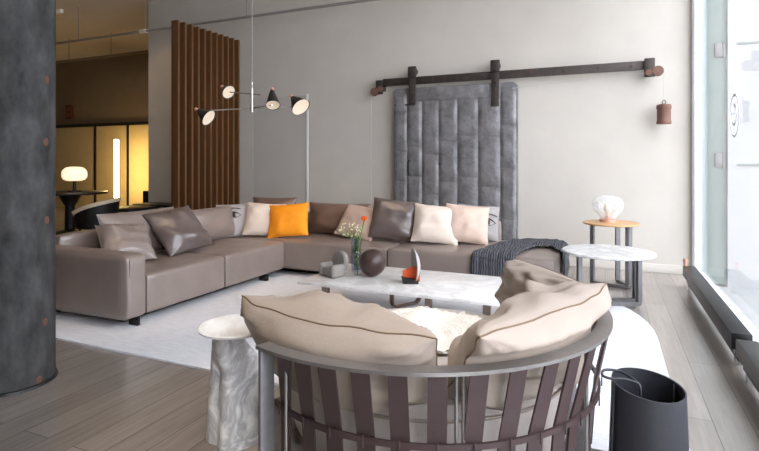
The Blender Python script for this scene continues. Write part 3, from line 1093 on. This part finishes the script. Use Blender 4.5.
part('reinforcing_bar', box((dx0 + .02, DY - .018, 2.085), (dx0 + .32, DY - .004, 2.11), .002), 'iron', fd)
for x in (-2.475, -1.335):
    h = part('hanger', box((x - .05, DY - .045, 2.09 if x < -2 else 2.02), (x + .05, DY - .03, 2.52), .004), 'iron', fd)
    for z in (2.13, 2.25, 2.34):
        part('bolt', add_lathe(bm_new(), [(0, .012), (.012, .01), (.016, 0), (0, 0)], n=10, mtx=Matrix.Translation((x, DY - .045, z)) @ Matrix.Rotation(R(90), 4, 'X')), 'iron', h)
    part('wheel', add_lathe(bm_new(), [(0, -.03), (.06, -.03), (.06, -.02), (.045, -.012), (.045, .012), (.06, .02), (.06, .03), (0, .03)], n=28, mtx=Matrix.Translation((x, DY - .0, 2.55)) @ Matrix.Rotation(R(90), 4, 'X')), 'iron', h)
    part('cheek_plate', box((x - .06, DY - .06, 2.46), (x + .06, DY - .03, 2.62), .01), 'iron', h)
rl = thing('door_rail', 'long flat black iron rail the sliding door hangs from', 'rail', (-1.2, DY, 2.4))
part('bar', box((-2.93, DY - .012, 2.375), (.46, DY + .012, 2.48), .003), 'iron', rl)
for x in (-2.2, -1.85, -1.5, -.9, -.5, -.1, .25):
    part('bolt', add_lathe(bm_new(), [(0, .012), (.014, .01), (.018, 0), (0, 0)], n=10, mtx=Matrix.Translation((x, DY - .012, 2.43)) @ Matrix.Rotation(R(90), 4, 'X')), 'iron', rl)
for x in (-2.7, -1.9, -.7, .2):
    part('standoff', cyl((x, DY, 2.43), (x, WALL_Y, 2.43), .02, 10), 'iron', rl)
for x, nm in ((-2.97, 0), (.44, 1)):
    b = part('end_bracket', box((x - .055, DY - .05, 2.28 if nm else 2.26), (x + .055, DY - .03, 2.5 if nm else 2.46), .006), 'iron', rl)
    part('bracket_back', box((x - .03, DY - .03, 2.32), (x + .03, WALL_Y, 2.42), .004), 'iron', b)
    wx, wz = (x + .085, 2.345) if nm else (x - .075, 2.3)
    part('pulley', add_lathe(bm_new(), [(0, -.022), (.055, -.022), (.06, -.016), (.048, 0), (.06, .016), (.055, .022), (0, .022)], n=24, mtx=Matrix.Translation((wx, DY - .04, wz)) @ Matrix.Rotation(R(90), 4, 'X')), 'rust', b)
    part('pulley', add_lathe(bm_new(), [(0, -.02), (.035, -.02), (.04, 0), (.035, .02), (0, .02)], n=20, mtx=Matrix.Translation((x - .01 if nm else x + .02, DY - .065, 2.33)) @ Matrix.Rotation(R(90), 4, 'X')), 'rust', b)
cx = .585
w = thing('counterweight', 'rusty cylindrical counterweight hanging from the right end of the rail', 'counterweight', (cx, DY - .04, 1.72))
part('drum', add_lathe(bm_new(), [(0, 1.735), (.075, 1.735), (.078, 1.75), (.078, 1.76), (.072, 1.77), (.072, 1.9), (.078, 1.91), (.078, 1.945), (.072, 1.955), (.04, 1.965), (0, 1.965)], (cx, DY - .04, 0), 32), 'rust', w)
part('eyelet', add_tube(bm_new(), [(cx + .018 * math.cos(a_), DY - .04, 1.985 + .022 * math.sin(a_)) for a_ in [2 * PI * k / 14 for k in range(14)]], .005, 6, closed=True), 'iron', w)
part('cord', tube([(cx, DY - .04, 2.0), (cx, DY - .04, 2.345)], .004, 6), 'rope', w)
solo('door_wire', tube([(.45, DY - .075, 2.32), (-.3, DY - .07, 2.29), (-1.12, DY - .05, 2.24)], .003, 6), 'rope', 'thin wire running from the right pulley to the door corner', 'wire')
solo('pull_cord', tube([(-3.1, DY - .04, 2.3), (-3.1, DY - .04, .75)], .0035, 6), 'rope', 'thin cord hanging down the wall from the left pulley', 'cord')

# ------------------------------------------------------------------ pendant lamp with cone heads
D0 = 4.4
hub = at(252, 100, D0)
pl = thing('pendant_lamp', 'brass mobile pendant with four black cone shades on a chain', 'lamp', (hub.x, hub.y, hub.z))
bm = bm_new()
z = hub.z + .1
k = 0
while z < CEIL - .03:
    rot = Matrix.Rotation(R(90 * (k % 2)), 4, 'Z')
    pts = [Matrix.Translation((hub.x, hub.y, z + .018)) @ (rot @ Vector((.007 * math.cos(a_), 0, .021 * math.sin(a_)))) for a_ in [2 * PI * q / 10 for q in range(10)]]
    add_tube(bm, pts, .0022, 5, closed=True)
    z += .036
    k += 1
part('chain', bm, 'steel', pl)
part('ceiling_rose', add_lathe(bm_new(), [(0, CEIL), (.06, CEIL), (.06, CEIL - .02), (.02, CEIL - .035), (0, CEIL - .035)], (hub.x, hub.y, 0), 24), 'chrome', pl)
u0, l0 = at(252, 94, D0), at(252, 108, D0)
part('hub', cyl(u0 + Vector((0, 0, .035)), u0 - Vector((0, 0, .035)), .012, 14), 'chrome', pl)
part('hub', cyl(l0 + Vector((0, 0, .035)), l0 - Vector((0, 0, .035)), .012, 14), 'chrome', pl)
part('stem', cyl(u0 + Vector((0, 0, .1)), l0 - Vector((0, 0, .03)), .005, 8), 'chrome', pl)
ua, ub = at(230, 92, 4.62), at(290, 96, 4.15)
la, lb, lc = at(210, 110.5, 4.32), at(297, 106, 4.5), at(272, 99, 4.2)
part('arm', cyl(ua, u0 + (u0 - ua) * .35, .005, 8), 'bronze', pl)
part('arm', cyl(la, lb, .005, 8), 'chrome', pl)
part('arm', cyl(l0, lc + Vector((0, 0, -.05)), .005, 8), 'chrome', pl)
def cone_head(apex, face, r, name='shade'):
    """black cone from apex opening to the lit disc centred at face"""
    ax = (face - apex)
    L = ax.length
    mt = Matrix.Translation(apex) @ ax.to_track_quat('Z', 'Y').to_matrix().to_4x4()
    s_ = part('lamp_shade', add_lathe(bm_new(), [(0, -.004), (.012, 0), (.02, .01), (r, L), (r - .004, L), (.016, .014), (0, .012)], n=32, mtx=mt), 'black', pl)
    part('lit_disc', add_lathe(bm_new(), [(0, L - .012), (r * .55, L - .01), (r - .006, L - .004), (r - .006, L - .008), (0, L - .018)], n=32, mtx=mt), 'shade_in', s_)
    part('knob', add_lathe(bm_new(), [(0, -.03), (.012, -.028), (.015, -.015), (.012, -.003), (0, 0)], n=14, mtx=mt), 'copper', s_)
CR = Vector((math.cos(YAW), math.sin(YAW), 0))
CF = Vector((-math.sin(YAW), math.cos(YAW), 0))
UP = Vector((0, 0, 1))
def head(px, py, d, r, right, up, toward, L):
    """face disc centre and its outward normal given as right/up/toward-viewer amounts"""
    f_ = at(px, py, d)
    n_ = (CR * right + UP * up - CF * toward).normalized()
    cone_head(f_ - n_ * L, f_, r)
head(229, 92.3, 4.62, .066, .55, -.4, .42, .1)
head(209, 118, 4.32, .074, .78, -.5, .24, .13)
head(273, 105.5, 4.22, .06, .14, -.72, .5, .165)
head(301, 107.3, 4.45, .088, .5, -.55, .42, .15)

# ------------------------------------------------------------------ heating bars under the window
def bench(y0, y1, name_label):
    o = thing('heating_bar', name_label, 'heater', (.775, (y0 + y1) / 2, 0), 'black heating bars along the window')
    part('casing', box((.71, y0, .12), (.825, y1, .225), .008), 'black_metal', o)
    part('pipe', tube([(.765, y0 + .02, .06), (.765, y1 - .02, .06)], .022, 10), 'black_metal', o)
    for y in (y0 + .1, y1 - .1):
        part('support', box((.745, y - .02, 0), (.785, y + .02, .13)), 'steel', o)
    return o
b1 = bench(3.88, 6.2, 'farther black heating bar on the floor under the shop window')
part('valve', tube([(.73, 6.17, .225), (.73, 6.17, .3)], [.014, .02], 10), 'copper', b1)
b2 = bench(1.2, 3.76, 'nearer black heating bar cut by the right edge of the photo')
part('coupling', tube([(.79, 3.93, .17), (.79, 3.72, .17)], .03, 12), 'chrome', b1)

# ------------------------------------------------------------------ stone side table
c = Vector((-1.6, 1.96, 0))
t = thing('stone_side_table', 'carved grey stone side table with a thin round marble top', 'side table', c)
part('tabletop', add_lathe(bm_new(), [(0, .516), (.16, .516), (.172, .522), (.175, .53), (.17, .534), (0, .534)], c, 56), 'marble_t', t)
bm = bm_new()
NZ, NA_ = 36, 64
g = []
for i in range(NZ + 1):
    s_ = i / NZ
    z = .516 * s_
    row = []
    for j in range(NA_):
        a_ = 2 * PI * j / NA_
        va = a_ - YAW              # angle seen from the camera: 0 is right, -90 towards the viewer
        vd = math.degrees(math.atan2(math.sin(va), math.cos(va)))
        r_ = .128 - .03 * s_
        r_ *= 1 + .05 * math.cos(4 * va + .6)
        # right shoulder cut in towards the top
        if s_ > .72:
            k = min(1, (s_ - .72) / .22)
            k = k * k * (3 - 2 * k)
            r_ -= .062 * k * max(0, math.cos(R(vd - 5))) ** .6
        # upright scoop on the left front
        ds = (vd + 128) / 24
        if s_ < .8:
            r_ -= .03 * math.exp(-ds * ds) * min(1, (.8 - s_) * 6)
        # hollow under the top facing the viewer
        r_ -= .028 * math.exp(-((vd + 70) / 34) ** 2) * math.exp(-((s_ - .9) / .13) ** 2)
        row.append(bm.verts.new((c.x - .012 + r_ * math.cos(a_), c.y + r_ * math.sin(a_), z)))
    g.append(row)
for i in range(NZ):
    for j in range(NA_):
        bm.faces.new((g[i][j], g[i][(j + 1) % NA_], g[i + 1][(j + 1) % NA_], g[i + 1][j]))
bm.faces.new(g[0][::-1]); bm.faces.new(g[-1])
part('pedestal', bm, 'stone', t, sharp=60)

# ------------------------------------------------------------------ black leather basket
c = Vector((.147, 2.33, 0))
b = thing('leather_basket', 'tall black leather basket with a loop handle on the floor', 'basket', c)
bm = bm_new()
NA_, NZ = 72, 14
go, gi = [], []
for i in range(NZ + 1):
    s_ = i / NZ
    ro, ri = [], []
    for j in range(NA_):
        a_ = 2 * PI * j / NA_
        zt = .41 + .022 * math.cos(a_ - R(125))
        z = zt * s_ + .012 * (1 - s_)
        rx, ry = .148 - .014 * s_, .136 - .022 * s_
        for rw, dr_ in ((ro, 0), (ri, .006)):
            rw.append(bm.verts.new((c.x + (rx - dr_) * math.cos(a_), c.y + (ry - dr_) * math.sin(a_), z)))
    go.append(ro); gi.append(ri)
for g in (go, gi):
    for i in range(NZ):
        for j in range(NA_):
            j2 = (j + 1) % NA_
            bm.faces.new((g[i][j], g[i][j2], g[i + 1][j2], g[i + 1][j]))
for j in range(NA_):
    j2 = (j + 1) % NA_
    bm.faces.new((go[-1][j], go[-1][j2], gi[-1][j2], gi[-1][j]))
    bm.faces.new((go[0][j2], go[0][j], gi[0][j], gi[0][j2]))
part('body', bm, 'bag', b)
part('bottom', add_lathe(bm_new(), [(0, .002), (.14, .002), (.14, .014), (0, .014)], c, 48, sx=1, sy=.93), 'bag', b)
a_ = R(205)
part('overlap_seam', tube([(c.x + .15 * math.cos(a_), c.y + .138 * math.sin(a_), .02), (c.x + .136 * math.cos(a_), c.y + .116 * math.sin(a_), .405)], .01, flat=(.02, .006)), 'bag', b)
a_ = R(40)
part('inner_flap', tube([(c.x + .128 * math.cos(a_), c.y + .108 * math.sin(a_), .1), (c.x + .124 * math.cos(a_), c.y + .104 * math.sin(a_), .4)], .01, flat=(.03, .005)), 'bag', b)
hp = [(c.x - .03, c.y - .03, .36), (c.x - .03, c.y - .03, .402), (c.x - .04, c.y - .025, .418), (c.x - .085, c.y - .03, .428), (c.x - .14, c.y - .05, .43), (c.x - .168, c.y - .04, .435), (c.x - .16, c.y + .005, .44), (c.x - .11, c.y + .03, .435), (c.x - .06, c.y + .005, .425), (c.x - .03, c.y - .028, .41)]
hp = [cat_rom(hp, k / 60) for k in range(61)]
part('handle', tube(hp, .0055, 8), 'bag', b)

# ------------------------------------------------------------------ round loveseat with woven straps
RC, RR, RZ = Vector((-.8947, 2.447)), .915, .6         # top rail
HC, HR, HZ = Vector((-.802, 2.367)), .766, .35         # lower hoop
A0, A1 = R(-110), R(38)
def arc_band(bm, c, r0, r1, z0, z1, a0, a1, n=72):
    prev = None
    for i in range(n + 1):
        a_ = a0 + (a1 - a0) * i / n
        q = [bm.verts.new((c.x + r * math.cos(a_), c.y + r * math.sin(a_), z)) for r, z in ((r0, z0), (r1, z0), (r1, z1), (r0, z1))]
        if prev:
            for j in range(4):
                bm.faces.new((prev[j], prev[(j + 1) % 4], q[(j + 1) % 4], q[j]))
        else:
            bm.faces.new(q)
        prev = q
    bm.faces.new(prev[::-1])
    return bm
def on_rail(a_, r=RR, z=RZ):
    return Vector((RC.x + r * math.cos(a_), RC.y + r * math.sin(a_), z))
def on_hoop(a_, r=HR, z=HZ):
    return Vector((HC.x + r * math.cos(a_), HC.y + r * math.sin(a_), z))
ls = thing('curved_loveseat', 'round-backed loveseat with steel rail and maroon leather straps in the foreground', 'armchair', (-.85, 2.4, 0))
part('top_rail', arc_band(bm_new(), RC, RR - .062, RR, RZ, RZ + .013, A0, A1), 'steel', ls)
part('lower_hoop', arc_band(bm_new(), HC, HR - .004, HR + .008, HZ - .009, HZ + .011, R(-122), R(48)), 'strap', ls)
def ray_angle(px, c, r, z):
    """angle at which the pixel column px meets the near side of a circle"""
    u = (px - 379.5) / FPX
    d_ = Vector((-math.sin(YAW) + u * math.cos(YAW), math.cos(YAW) + u * math.sin(YAW))).normalized()
    b_ = c.dot(d_)
    h2 = r * r - (c.length_squared - b_ * b_)
    q = d_ * (b_ - math.sqrt(max(h2, 0)))
    return math.atan2(q.y - c.y, q.x - c.x)
tops = [282.5, 300.5, 325, 359, 397, 438, 480.5, 520.5, 554, 577.5, 594.5]
bots = [284, 307, 333, 365, 400, 437, 473, 508, 537, 561, 576]
ras = [ray_angle(x, RC, RR - .004, RZ) for x in tops]
has = [ray_angle(x, HC, HR - .004, HZ) for x in bots]
# straps continue round to the far end of the arc
for k in range(1, 4):
    ras.append(ras[10] + R(13) * k)
    has.append(has[10] + R(15) * k)
SW = .066
for ra, ha in zip(ras, has):
    pt, ph = on_rail(ra, RR - .012, RZ + .002), on_hoop(ha, HR - .012)
    pb = ph + (ph - pt) * .9
    pb.z = .1
    pb = Vector((pb.x * .35 + ph.x * .65, pb.y * .35 + ph.y * .65, .1))
    bm = bm_new()
    n_ = 10
    prev = None
    for i in range(n_ + 1):
        s_ = i / n_
        p = pt.lerp(ph, s_ / .5) if s_ <= .5 else ph.lerp(pb, (s_ - .5) / .5)
        aa = ra + (ha - ra) * min(1, s_ * 2)
        tn = Vector((-math.sin(aa), math.cos(aa), 0))
        nr = Vector((math.cos(aa), math.sin(aa), 0))
        q = [bm.verts.new(p + tn * (SW / 2) * sx + nr * .004 * sy) for sx, sy in ((-1, -1), (1, -1), (1, 1), (-1, 1))]
        if prev:
            for j in range(4):
                bm.faces.new((prev[j], prev[(j + 1) % 4], q[(j + 1) % 4], q[j]))
        else:
            bm.faces.new(q)
        prev = q
    bm.faces.new(prev[::-1])
    st_ = part('strap', bm, 'strap', ls)
    lp = on_hoop(ha, HR + .003)
    tn = Vector((-math.sin(ha), math.cos(ha), 0))
    part('loop_tie', tube([lp + Vector((0, 0, .022)) - Vector((math.cos(ha), math.sin(ha), 0)) * -.012, lp - Vector((0, 0, .02)) - Vector((math.cos(ha), math.sin(ha), 0)) * -.012], .003, 6), 'strap', st_)
# legs: flat bars at both arc ends, round posts at the back
for a_, wd in ((A0 + R(1.6), .062), (A1 - R(1.6), .062)):
    p = on_rail(a_, RR - .031, 0)
    tn = Vector((math.cos(a_), math.sin(a_), 0))
    mt = Matrix.Translation(p) @ Matrix.Rotation(a_, 4, 'Z')
    part('leg', add_box(bm_new(), (-.031, -.009, 0), (.031, .009, RZ + .002), .003, 2, mt), 'gun', ls)
for px, pr in ((287, .006), (456, .007), (463, .007), (585, .008)):
    a_ = ray_angle(px, RC, RR - .05, RZ)
    p = on_rail(a_, RR - .045, 0)
    part('leg', cyl(p, p + Vector((0, 0, RZ)), pr, 12), 'steel', ls)
part('base_ring', arc_band(bm_new(), HC, HR - .13, HR - .03, .09, .12, R(-180), R(180)), 'gun', ls)
# seat
bm = bm_new()
prof = [(0, .12), (.6, .12), (.625, .14), (.64, .2), (.645, .3), (.64, .37), (.615, .42), (.55, .445), (.3, .455), (0, .455)]
add_lathe(bm, prof, (HC.x, HC.y, 0), 64)
part('seat', bm, 'seatfab', ls)
part('seat_piping', add_tube(bm_new(), [(HC.x + .645 * math.cos(a_), HC.y + .645 * math.sin(a_), .375) for a_ in [2 * PI * k / 72 for k in range(72)]], .006, 6, closed=True), 'leather_c', ls)


def bent_cushion(label, c, r, a0, a1, h, t, z0, lean, seed, m='leather_c', wr=.02, bend=1.0, taper=(0, 0)):
    """a soft back cushion following the arc of the rail"""
    w = r * abs(a1 - a0)
    bm, rim = pillow_bm(w, h, t, seed, n=36, pinch=.03, wr=wr, folds=22, power=.38)
    am = (a0 + a1) / 2
    rc = r / bend
    cc = Vector((c.x - (rc - r) * math.cos(am), c.y - (rc - r) * math.sin(am)))
    def bend_f(p):
        a_ = am + p.x / rc
        o_, zc = -p.y, p.z - h / 2
        e_ = abs(2 * p.x / w) ** 3 * taper[0 if p.x < 0 else 1]
        if zc < 0:
            zc *= 1 - e_
        o_ *= 1 - .5 * e_
        rad = rc + o_ * math.cos(lean) + zc * math.sin(lean)
        q = Vector((cc.x + rad * math.cos(a_), cc.y + rad * math.sin(a_), z0 + zc * math.cos(lean) - o_ * math.sin(lean)))
        # the rail and straps hold the lower half in
        k = min(1, max(0, (q.z - HZ) / (RZ - HZ)))
        mid = HC.lerp(RC, k)
        lim = (HR - .05) + (RR - .085 - HR + .05) * k + max(0, q.z - .63) * 2.5
        d_ = Vector((q.x - mid.x, q.y - mid.y))
        if d_.length > lim:
            d_ = d_ * (lim / d_.length)
            q.x, q.y = mid.x + d_.x, mid.y + d_.y
        return q
    for v_ in bm.verts:
        v_.co = bend_f(Vector((v_.co.x, v_.co.y, v_.co.z)))
    rim = [bend_f(p) for p in rim]
    o = solo('back_cushion', bm, m, label, 'cushion', 'cream leather cushions of the loveseat', sharp=180)
    part('piping', add_tube(bm_new(), rim, .0035, 6, closed=True), 'thread', o)
    return o
bent_cushion('left plump cream leather back cushion of the loveseat, above the grey leg', RC, .67, R(-140), R(-60), .32, .23, .568, R(34), 41, bend=.45, wr=.028, taper=(.4, .1))
bent_cushion('middle cream leather back cushion of the loveseat, beside the black basket', RC, .7, R(-63), R(19), .34, .24, .588, R(36), 42, bend=.22, wr=.028, taper=(.1, .3))
bent_cushion('far cream leather cushion at the right end of the loveseat', RC, .72, R(13), R(63), .28, .23, .592, R(22), 43, bend=.5, wr=.026)

# sheepskin on the seat
bm = bm_new()
rnd = random.Random(5)
bmesh.ops.create_grid(bm, x_segments=44, y_segments=44, size=.5)
mt = Matrix.Rotation(R(40), 4, 'Z')
for v_ in bm.verts:
    x, y = v_.co.x, v_.co.y
    rr = math.hypot(x, y * 1.15)
    k = .36 / max(.36, rr) if rr > .36 else 1
    x, y = x * k, y * k
    q = mt @ Vector((x, y, 0))
    z = .475 + .035 * abs(noise.noise(Vector((x * 26, y * 26, 1)))) + .02 * noise.noise(Vector((x * 5, y * 5, 4)))
    v_.co = Vector((-.87 + q.x * 1.0, 2.4 + q.y * 1.0, z))
sh = solo('sheepskin', bm, 'sheep', 'fluffy white sheepskin spread over the loveseat seat', 'sheepskin', sharp=180)
m_ = sh.modifiers.new('solid', 'SOLIDIFY'); m_.thickness = .012; m_.offset = -1

# ------------------------------------------------------------------ light
wd = bpy.data.worlds.new('world')
scene.world = wd
wd.use_nodes = True
bg = wd.node_tree.nodes['Background']
bg.inputs[0].default_value = (.915, .97, 1.07, 1)
bg.inputs[1].default_value = 6.2

def spot(name, loc, target, power, color, size, blend=.6, rad=.06):
    d = bpy.data.lights.new(name, 'SPOT')
    d.energy = power
    d.color = color
    d.spot_size = size
    d.spot_blend = blend
    d.shadow_soft_size = rad
    o = bpy.data.objects.new(name, d)
    COL.objects.link(o)
    o.location = loc
    o.rotation_euler = (Vector(target) - Vector(loc)).to_track_quat('-Z', 'Y').to_euler()
WARM = (1, .74, .48)
spot('ceiling_spot', (-2.6, 4.0, 4.1), (-3.6, 5.3, .5), 90, WARM, R(55))
spot('ceiling_spot', (-1.6, 4.2, 4.1), (-1.8, 5.6, .5), 45, WARM, R(50))
spot('ceiling_spot', (-3.0, 2.6, 4.1), (-4.0, 3.8, .5), 90, WARM, R(50))
p = at(75, 170, 9.0)
def point(name, loc, power, color, rad=.1):
    d = bpy.data.lights.new(name, 'POINT')
    d.energy = power
    d.color = color
    d.shadow_soft_size = rad
    o = bpy.data.objects.new(name, d)
    COL.objects.link(o)
    o.location = loc
spot('far_room_spot', (-8.0, 8.4, 3.9), (-11.5, 9.7, 1.2), 150, (1, .8, .58), R(80))
spot('ceiling_spot', (-7.2, 5.0, 4.1), (-6.9, 6.9, 1.6), 40, WARM, R(75))
spot('ceiling_spot', (-1.6, .6, 4.1), (-1.3, 1.9, .6), 280, (1, .9, .78), R(36))

# ------------------------------------------------------------------ view
vs = scene.view_settings
scene.display_settings.display_device = 'sRGB'
vs.view_transform = 'Standard'
vs.look = 'None'
vs.exposure = 0
vs.gamma = 1
vs.use_curve_mapping = False
cy = scene.cycles
cy.use_denoising = True
cy.max_bounces = 10
cy.diffuse_bounces = 6
cy.transparent_max_bounces = 16
cy.sample_clamp_indirect = 8
